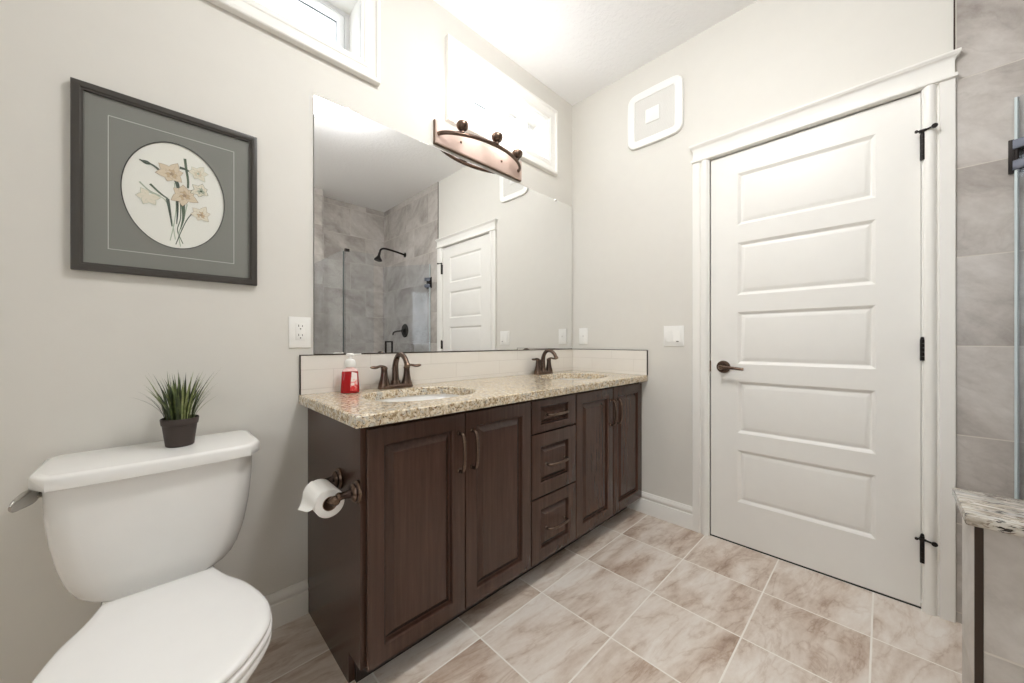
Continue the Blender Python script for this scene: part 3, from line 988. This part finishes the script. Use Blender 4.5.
b = MB(); b.loft([ering(RPX + .0022, RPZ + .0022, -.0086), ering(RPX + .0022, RPZ + .0022, -.0090), ering(RPX, RPZ, -.0090), ering(RPX, RPZ, -.0086)], cap0=False, cap1=False)
b.build('oval_outline', INK, fp)
b = MB(); b.loft([ering(RPX + .004, RPZ + .004, -.0050), ering(RPX + .004, RPZ + .004, -.0035)]); b.build('print', ARTP, fp, smooth=False)
# the drawing: flowers, buds and stems printed on the sheet
P1 = plain('ink_peach', srgb(222, 206, 184), .85); P2 = plain('ink_cream', srgb(230, 222, 206), .85); P3 = plain('ink_tan', srgb(204, 180, 150), .85)
P4 = plain('ink_green', srgb(98, 112, 96), .85); P5 = plain('ink_pale_green', srgb(176, 186, 168), .85); P6 = plain('ink_dark_green', srgb(86, 96, 88), .85); P7 = plain('ink_sepia', srgb(172, 150, 128), .85)
ART = [P1, P2, P3, P4, P5, P6, P7]
ab = bmesh.new()
lay = [0]
def flat(pts, mi):
    lay[0] += 1
    y = -.0052 - .000004 * lay[0]
    f = ab.faces.new([ab.verts.new((p[0], y, p[1])) for p in pts]); f.material_index = mi
def petal(cx, cz, a, L, w, mi, edge=None):
    dx, dz = math.cos(a), math.sin(a); px, pz = -dz, dx
    prof = [(0, .18), (.18, .62), (.38, 1), (.55, .94), (.72, .66), (.88, .28), (1, 0)]
    def shape(g): 
        A = [(cx + dx * L * t * g + px * w * s * g, cz + dz * L * t * g + pz * w * s * g) for t, s in prof]
        B = [(cx + dx * L * t * g - px * w * s * g, cz + dz * L * t * g - pz * w * s * g) for t, s in reversed(prof[:-1])]
        return A + B
    if edge is not None: flat(shape(1.02), edge)
    flat(shape(.97), mi)
    if L > .02:   # fine vein drawn along the petal
        e = edge if edge is not None else 4
        flat([(cx + dx * L * .3 + px * .0003, cz + dz * L * .3 + pz * .0003), (cx + dx * L * .85, cz + dz * L * .85), (cx + dx * L * .3 - px * .0003, cz + dz * L * .3 - pz * .0003)], e)
def line(p, w0, w1, mi):
    p = catmull([(x, z, 0) for x, z in p], 5)
    A, B = [], []
    for i, c in enumerate(p):
        t = (p[min(i + 1, len(p) - 1)] - p[max(i - 1, 0)]).normalized(); w = w0 + (w1 - w0) * i / (len(p) - 1)
        A.append((c.x - t.y * w, c.y + t.x * w)); B.append((c.x + t.y * w, c.y - t.x * w))
    for i in range(len(A) - 1): flat([A[i], A[i + 1], B[i + 1], B[i]], mi)
def flower(cx, cz, s, a0, m, cup, edge):
    for k in (0, 2, 4, 1, 3, 5):
        w = 1 + .14 * math.sin(5.1 * k + 40 * s + a0 * 9)
        petal(cx, cz, a0 + k * PI / 3 + .13 * math.sin(3.7 * k + a0 * 5), s * w * (1.08 if k % 2 else .96), s * .36, m, edge)
    for k in range(9): petal(cx + s * .04, cz - s * .05, a0 + .3 + k * 2 * PI / 9, s * (.44 + .05 * (k % 2)), s * .15, cup if k % 3 else m, edge)
    for k in range(5): petal(cx + s * .04, cz - s * .05, a0 + k * 1.26, s * .2, s * .06, edge)
for pth, mi in (([(-2.118, 1.56), (-2.114, 1.49), (-2.119, 1.43), (-2.128, 1.375)], 4), ([(-2.104, 1.51), (-2.104, 1.45), (-2.111, 1.41), (-2.098, 1.37)], 3), ([(-2.088, 1.50), (-2.098, 1.44), (-2.108, 1.40), (-2.104, 1.36)], 4),
                ([(-2.176, 1.515), (-2.14, 1.50), (-2.126, 1.45), (-2.116, 1.38)], 4), ([(-2.064, 1.49), (-2.086, 1.455), (-2.102, 1.41), (-2.115, 1.365)], 5)):
    line(pth, .0014, .0011, mi)
line([(-2.134, 1.505), (-2.128, 1.46), (-2.124, 1.42)], .0042, .0012, 5); line([(-2.098, 1.50), (-2.097, 1.455), (-2.104, 1.415)], .0050, .0012, 3); line([(-2.112, 1.52), (-2.111, 1.47), (-2.113, 1.43)], .0036, .001, 5)
line([(-2.173, 1.540), (-2.150, 1.517), (-2.133, 1.505)], .0030, .0020, 3); line([(-2.196, 1.540), (-2.176, 1.52), (-2.150, 1.51)], .0022, .001, 4)
line([(-2.0935, 1.645), (-2.090, 1.61), (-2.086, 1.58), (-2.086, 1.552)], .0034, .0026, 3); line([(-2.106, 1.612), (-2.092, 1.611), (-2.080, 1.606)], .0042, .0024, 5)
line([(-2.196, 1.607), (-2.180, 1.604), (-2.164, 1.598), (-2.150, 1.586)], .0016, .0032, 5); petal(-2.170, 1.601, 2.95, .026, .006, 5)
line([(-2.086, 1.543), (-2.074, 1.547), (-2.064, 1.551)], .0026, .002, 5); line([(-2.122, 1.585), (-2.112, 1.56), (-2.108, 1.535)], .0052, .004, 5)
flower(-2.126, 1.587, .034, .25, 0, 2, 6); flower(-2.096, 1.527, .034, .55, 0, 2, 6)
flower(-2.062, 1.608, .025, .1, 1, 0, 4); flower(-2.055, 1.552, .024, .4, 1, 4, 3); flower(-2.055, 1.474, .026, .2, 1, 2, 6)
for k in range(5): petal(-2.177, 1.500, 2.2 + k * 1.05, .028, .010, 1, 4)
m = MB(); 
me = bpy.data.meshes.new('t'); ab.to_mesh(me); ab.free(); m.bm.from_mesh(me); bpy.data.meshes.remove(me)
m.build('flower_drawing', ART, fp, smooth=False)
MB().box(mo[0], -.0118, mo[2], mo[1], -.0100, mo[3]).build('picture_glass', PICGLASS, fp, smooth=False)


# ------------------------------------------------------------------ outlets and switches
def plate(wall, u0, u1, z0, z1, name, label, cat):
    """wall 'y': on the vanity wall (u = x); wall 'x': on the door wall (u = y)"""
    c = ((u0 + u1) / 2, (z0 + z1) / 2)
    r = thing(name, label, cat, (c[0], 0, c[1]) if wall == 'y' else (0, c[0], c[1]))
    o = (u0, u1, z0, z1); b = MB()
    rect_rings(b, [ins(o, .0015, -.0003), ins(o, 0, -.0025), ins(o, .0012, -.0050), ins(o, .004, -.0062)], wall, cap0=True, cap1=True)
    b.build('cover_plate', PLAST, r)
    return r
def pbox(wall, u0, u1, z0, z1, d0, d1, bev=.0012):
    m = MB()
    return m.box(u0, -d1, z0, u1, -d0, z1, bev, 2) if wall == 'y' else m.box(-d1, u0, z0, -d0, u1, z1, bev, 2)
def receptacle(r, wall, u, z, w=.0325, h=.066):
    f = pbox(wall, u - w / 2, u + w / 2, z - h / 2, z + h / 2, .0060, .0080); f.build('receptacle', PLAST, r)
    for s in (-1, 1):
        zc = z + s * .0175
        k = MB()
        for du, hh in ((-.0064, .0085), (.0064, .0070)):
            k2 = (u + du - .0011, u + du + .0011, zc + .001, zc + .001 + hh)
            if wall == 'y': k.box(k2[0], -.0084, k2[2], k2[1], -.0079, k2[3])
            else: k.box(-.0084, k2[0], k2[2], -.0079, k2[1], k2[3])
        cc = (u, 0, zc - .0065) if wall == 'y' else (0, u, zc - .0065)
        k.lathe([(0, -.0079), (.0024, -.0079), (.0024, -.0084), (0, -.0084)], cc, 'Y' if wall == 'y' else 'X', 12)
        k.build('socket_slots', SLOT, r, smooth=False)
r = plate('y', -1.801, -1.725, 1.032, 1.151, 'wall_outlet', 'white duplex wall outlet left of the mirror, above the backsplash', 'outlet')
receptacle(r, 'y', -1.762, 1.094)
r = plate('x', -.135, -.062, 1.038, 1.152, 'wall_outlet', 'white outlet cover plate in the corner right beside the mirror edge', 'outlet')
f = pbox('x', -.1155, -.0825, 1.062, 1.128, .0060, .0078); f.build('receptacle', PLAST, r)
k = MB()
k.box(-.0084, -.1045, 1.090, -.0077, -.0935, 1.100, .001, 1)
k.build('reset_button', GREYP, r)
r = plate('x', -.783, -.667, 1.029, 1.148, 'light_switch', 'white double light switch plate between the counter and the door', 'switch')
for u in (-.702, -.748):
    m = MB()
    z0, z1 = 1.0555, 1.1215
    w = .0165
    m.loft([[(-.006, u - w, z0), (-.006, u + w, z0), (-.006, u + w, z1), (-.006, u - w, z1)], [(-.0105, u - w, z0), (-.0105, u + w, z0), (-.0072, u + w, z1), (-.0072, u - w, z1)]])
    m.build('rocker', PLAST, r, smooth=False)
MB().box(-.0112, -.7560, 1.0555, -.0075, -.7420, 1.0600).build('dimmer_slot', SLOT, r, smooth=False)

# ------------------------------------------------------------------ vent cover
vt = thing('vent_cover', 'white rounded square vent cover with grey mesh high on the wall left of the door', 'vent', (0, -.611, 2.429))
def sqr(h, d, cc=(-.611, 2.430), hz=None, bulge=.030, r=.045, n=10):
    hz = hz or h
    pts = []
    for sx, sy, a0 in ((1, 1, 0), (-1, 1, PI / 2), (-1, -1, PI), (1, -1, 1.5 * PI)):
        for i in range(n + 1):
            a = a0 + PI / 2 * i / n
            pts.append([sx * (h - r) + r * math.cos(a), sy * (hz - r) + r * math.sin(a)])
        # bulged side to the next corner
        nx = {0: ((h - r), hz, -(h - r), hz), 1: (-h, hz - r, -h, -(hz - r)), 2: (-(h - r), -hz, h - r, -hz), 3: (h, -(hz - r), h, hz - r)}[int(round(a0 / (PI / 2)))]
        for i in range(1, n):
            t = i / n; pts.append([nx[0] + (nx[2] - nx[0]) * t, nx[1] + (nx[3] - nx[1]) * t])
    out = []
    for x, y in pts:
        bx = 1 + bulge * (1 - (y / hz) ** 2); by = 1 + bulge * (1 - (x / h) ** 2)
        out.append((d, cc[0] + x * bx, cc[1] + y * by))
    return out
b = MB(); b.loft([sqr(.165, -.0006), sqr(.167, -.010), sqr(.163, -.018), sqr(.150, -.020), sqr(.1245, -.0165, r=.012, bulge=.005), sqr(.122, -.012, r=.010, bulge=0.0), sqr(.122, -.0006, r=.010, bulge=0.0)], cap0=False, cap1=False)
b.build('frame', PLAST, vt, angle=40)
def mesh_m():
    t = NT('vent_mesh'); v = t.coords(); s = t.n('ShaderNodeSeparateXYZ'); t.l(v, s.inputs[0])
    a = t.math('SINE', t.math('MULTIPLY', s.outputs[1], 900.0)); c = t.math('SINE', t.math('MULTIPLY', s.outputs[2], 900.0))
    f = t.math('MULTIPLY', t.math('ADD', a, 1.0), t.math('ADD', c, 1.0))
    t.set(t.ramp(t.math('MULTIPLY', f, .25), [(.2, srgb(206, 204, 199)), (.6, srgb(228, 226, 221))]), .55)
    return t.m
b = MB(); b.loft([sqr(.1235, -.001, r=.010, bulge=0), sqr(.1235, -.013, r=.010, bulge=0), sqr(.06, -.0155, r=.01, bulge=0)]); b.build('mesh_panel', mesh_m(), vt, smooth=False)
b = MB(); b.loft([sqr(.043, -.0150, (-.603, 2.431), r=.006, bulge=0), sqr(.043, -.0190, (-.603, 2.431), r=.006, bulge=0), sqr(.040, -.0205, (-.603, 2.431), r=.006, bulge=0)]); b.build('centre_square', PLAST, vt)

# ------------------------------------------------------------------ soap bottle
SX, SY, SZ = -1.603, -.082, .850
so = thing('soap_bottle', 'red liquid soap bottle with white pump standing on the granite beside the near faucet', 'bottle', (SX, SY, SZ))
so.rotation_euler = (0, 0, math.radians(-24))
def rr(hx, hy, z, r=.012, n=6):
    pts = []
    for sx, sy, a0 in ((1, 1, 0), (-1, 1, PI / 2), (-1, -1, PI), (1, -1, 1.5 * PI)):
        for i in range(n + 1):
            a = a0 + PI / 2 * i / n
            pts.append((SX + sx * (hx - r) + r * math.cos(a), SY + sy * (hy - r) + r * math.sin(a), SZ + z))
    return pts
b = MB(); b.loft([rr(.031, .019, .0008), rr(.0345, .0225, .004), rr(.0345, .0225, .012), rr(.0325, .0215, .045), rr(.0300, .0205, .083), rr(.0285, .0195, .0875)]); b.build('bottle', SOAPR, so)
b = MB(); b.loft([rr(.0287, .0197, .0877), rr(.0275, .019, .092), rr(.022, .0165, .097, .0115), rr(.0145, .0140, .101, .0115), rr(.0135, .0135, .104, .0115)]); b.build('shoulder', SOAPC, so)
b = MB()
b.lathe([(.0, .104), (.0185, .104), (.0200, .108), (.0200, .124), (.0165, .132), (.009, .136), (.0065, .137), (.0065, .149), (.0, .149)], (SX, SY, SZ), 'Z', 28)
b.loft([rr(.0150, .0085, .1475, .007), rr(.0160, .0095, .150, .007), rr(.0150, .0090, .157, .007), rr(.0100, .006, .159, .005)])
b.tube(catmull([(SX + .008, SY, SZ + .153), (SX + .025, SY - .004, SZ + .154), (SX + .041, SY - .008, SZ + .156)], 4), [.006, .0058, .0055, .005, .0048, .0045, .004, .0038, .0035], 12, flat=.7)
b.build('pump', PLAST, so)
b = MB()
b.loft([[(SX + .001, SY - .0227, SZ + .010), (SX + .0285, SY - .0227, SZ + .010), (SX + .0265, SY - .0217, SZ + .080), (SX + .007, SY - .0213, SZ + .086)],
        [(SX + .001, SY - .0231, SZ + .010), (SX + .0285, SY - .0231, SZ + .010), (SX + .0265, SY - .0221, SZ + .080), (SX + .007, SY - .0217, SZ + .086)]])
b.build('label', SOAPL, so, smooth=False)

# ------------------------------------------------------------------ toilet paper and its holder
TPX = CX0
AX = -1.805; AZ = .604
th = thing('toilet_paper_holder', 'dark bronze two-post paper holder on the end panel of the vanity', 'holder', (TPX, -.42, .62))
for y, zz in ((-.345, .612), (-.497, .614)):
    b = MB()
    b.lathe([(0, -.0005), (.032, -.0005), (.0335, -.004), (.031, -.009), (.026, -.011), (.0265, -.014), (.024, -.018), (.016, -.022), (.0125, -.024), (.010, -.034), (.0105, -.046), (.0125, -.054), (.010, -.060), (0, -.060)], (TPX, y, zz), 'X', 28)
    ys = 1 if y > -.42 else -1
    b.lathe([(0, -.013), (.008, -.012), (.0135, -.006), (.0145, 0), (.0135, .006), (.008, .012), (0, .013)], (AX + .006, y + ys * .0, AZ + .002), 'Y', 20)
    b.build('post', BRONZE, th)
MB().tube([(AX, -.488, AZ), (AX, -.354, AZ)], .0085, 14).build('roller', BRONZE, th)
tp = thing('toilet_paper_roll', 'white toilet paper roll with a loose end on the bronze holder', 'paper roll', (AX, -.42, AZ))
RO = .040
cy0, cy1 = -.478, -.366
b = MB()
zc = AZ - .010
seg = 40
def ringy(r, y): return [(AX + r * math.cos(2 * PI * i / seg), y, zc + r * math.sin(2 * PI * i / seg)) for i in range(seg)]
b.loft([ringy(.0205, cy0), ringy(RO - .002, cy0), ringy(RO, cy0 + .002), ringy(RO, cy1 - .002), ringy(RO - .002, cy1), ringy(.0205, cy1), ringy(.0205, cy0)], cap0=False, cap1=False)
b.build('roll', PAPER, tp)
b = MB(); b.loft([ringy(.0203, cy0 - .0003), ringy(.0203, cy1), ringy(.0190, cy1), ringy(.0190, cy0 - .0003), ringy(.0203, cy0 - .0003)], cap0=False, cap1=False); b.build('core', CARD, tp)
# loose sheet that leaves the top of the roll and drops on the far side
sh = []
for i in range(9):
    a = PI * .62 + (PI * .36) * i / 8
    sh.append((AX + (RO + .0012) * math.cos(a), zc + (RO + .0012) * math.sin(a)))
x, z = sh[-1]
for dx, dz in ((-.001, -.009), (-.005, -.018), (-.010, -.026), (-.017, -.033)): sh.append((x + dx, z + dz))
b = MB()
top_, bot_ = [], []
w0, w1 = cy0 + .001, cy1 - .001
rings = []
for i, (x, z) in enumerate(sh):
    k = i / (len(sh) - 1)
    f = max(0, (i - 8) / 4)
    ya, yb = w0 + .002 * f, w1 - .018 * f * f
    up = .024 * f
    rings.append([(x, ya, z + up), (x, yb, z), (x - .0008, yb, z + .0008), (x - .0008, ya, z + .0008 + up)])
b.loft(rings); b.build('loose_sheet', PAPER, tp)

# ------------------------------------------------------------------ knee wall with granite cap
kw = sroot('wall_knee', (-.924, -1.705, 0))
KX0, KX1, KY0 = -1.002, -.846, -1.705
MB().box(KX0 + .008, -2.845, 0, KX1 - .008, KY0 - .008, .694).build('core', WALL, kw, smooth=False)
MB().box(KX0, -2.845, 0, KX0 + .008, KY0 - .0118, .694).build('tile_face', KNEE_YZ, kw, smooth=False)
MB().box(KX1 - .008, -2.845, 0, KX1, KY0 - .008, .694).build('tile_face', KNEE_YZ, kw, smooth=False)
MB().box(KX0 + .001, KY0 - .008, 0, KX1, KY0, .694).build('tile_end', KNEE_XZ, kw, smooth=False)
MB().box(KX0 - .0008, KY0 - .0115, 0, KX0 + .009, KY0 - .0004, .694).build('edge_trim', SCHL, kw, smooth=False)
b = MB(); b.box(-1.021, -2.844, .6945, -.826, -1.692, .7155, .004, 2)
tag(b.build('granite_ledge', GRANITE2), 'rough-streaked granite slab capping the low tiled wall beside the shower', 'ledge')

# ------------------------------------------------------------------ shower glass
GY = -1.905
GT = 1.905
HP = (-.020, -1.905)
sd = thing('shower_door', 'clear frameless glass shower door standing open, hinged on the tiled wall by the white door', 'shower door', (HP[0], HP[1], 0))
SWING = math.radians(60)
def swung(o):
    o.rotation_euler = (0, 0, SWING)
    return o
swung(MB().box(-.612, GY - .005, .020, HP[0] - .003, GY + .005, GT).build('glass_panel', GLASS, sd, smooth=False))
swung(MB().box(HP[0] - .0028, GY - .0056, .020, HP[0] + .004, GY + .0056, GT).build('edge_seal', GEDGE, sd, smooth=False))
for z in (.40, 1.70):
    b = MB()
    b.box(-.0115, HP[1] - .085, z - .055, -.0055, HP[1] + .017, z + .065, .002, 2)
    b.lathe([(0, z - .045), (.0075, z - .045), (.0075, z + .055), (0, z + .055)], (HP[0], HP[1], 0), 'Z', 16)
    hg = b.build('hinge', BLACKM, sd)
    for s in (-1, 1):
        b = MB()
        for d0, d1 in ((.0055, .0115), (-.0115, -.0055)):
            b.box(HP[0] - .062, GY + d0, z + .005 + s * .036 - .0165, HP[0] + .006, GY + d1, z + .005 + s * .036 + .0165, .0015, 2)
        swung(b.build('hinge_leaf', HLEAF, hg))
b = MB()
hx = HP[0] - .515
for s in (-1, 1):
    b.box(hx - .008, GY + s * .060 - .008, .78, hx + .008, GY + s * .060 + .008, 1.064, .0015, 2)
for zz in (1.055, .789):
    b.box(hx - .008, GY - .060, zz - .008, hx + .008, GY + .060, zz + .008, .0015, 2)
swung(b.build('pull_handle', BLACKM, sd))
fg = thing('glass_screen', 'narrow fixed clear glass pane at the shower front with a dark corner clamp on top', 'glass panel', (-.77, GY, 0), None)
MB().box(-.918, GY - .005, .7165, -.650, GY + .005, GT).build('glass_panel', GLASS, fg, smooth=False)
b = MB(); b.box(-.9185, GY - .0052, .7165, -.9182 + .0008, GY + .0052, GT); b.build('glass_edge', GEDGED, fg, smooth=False)
b = MB(); b.box(-.921, GY - .012, GT - .014, -.880, GY + .012, GT + .012, .002, 2); b.build('corner_clamp', BLACKM, fg)
rp = thing('glass_screen', 'fixed clear glass pane standing on the granite-capped low wall, running to the back wall', 'glass panel', (-.929, -2.38, .7165), None)
MB().box(-.934, -2.843, .7165, -.924, GY - .008, GT).build('glass_panel', GLASS, rp, smooth=False)
b = MB(); b.box(-.937, -2.8445, .7165, -.921, -2.830, GT); b.build('wall_channel', BLACKM, rp, smooth=False)
b = MB(); b.box(-.9345, GY - .0085, .7165, -.9235, GY - .0052, GT - .015); b.build('glass_edge', GEDGED, rp, smooth=False)

# ------------------------------------------------------------------ shower head and valve on the tiled wall
s1 = thing('shower_sprayer', 'dark bronze shower head on a bent arm on the tiled wall, seen in the mirror', 'shower head', (-.006, -2.488, 2.107))
MB().lathe([(0, 0), (.030, 0), (.030, -.004), (.020, -.010), (0, -.012)], (-.0055, -2.488, 2.107), 'X', 24).build('flange', BLACKM, s1)
MB().tube(catmull([(-.010, -2.488, 2.107), (-.10, -2.488, 2.122), (-.20, -2.488, 2.135), (-.27, -2.488, 2.138), (-.31, -2.488, 2.118), (-.325, -2.488, 2.075)], 6), .0115, 14).build('arm', BLACKM, s1)
b = MB(); b.lathe([(0, .0), (.013, .0), (.015, -.018), (.013, -.030), (.022, -.050), (.042, -.078), (.046, -.088), (.043, -.093), (0, -.093)], (0, 0, 0), 'Z', 28)
bmesh.ops.rotate(b.bm, verts=b.bm.verts, cent=(0, 0, 0), matrix=Matrix.Rotation(math.radians(12), 3, 'Y'))
bmesh.ops.translate(b.bm, verts=b.bm.verts, vec=(-.325, -2.488, 2.080))
b.build('spray_head', BLACKM, s1)
s2 = thing('shower_valve', 'round dark bronze shower valve with a lever on the tiled wall under the shower head', 'valve', (-.006, -2.488, 1.18))
MB().lathe([(0, 0), (.082, 0), (.083, -.004), (.076, -.010), (.030, -.014), (.026, -.035), (0, -.037)], (-.0055, -2.488, 1.19), 'X', 36).build('escutcheon', BLACKM, s2)
MB().tube(catmull([(-.045, -2.488, 1.19), (-.060, -2.488, 1.185), (-.110, -2.490, 1.180), (-.150, -2.494, 1.165), (-.158, -2.497, 1.135)], 5), .0085, 12).build('lever', BLACKM, s2)
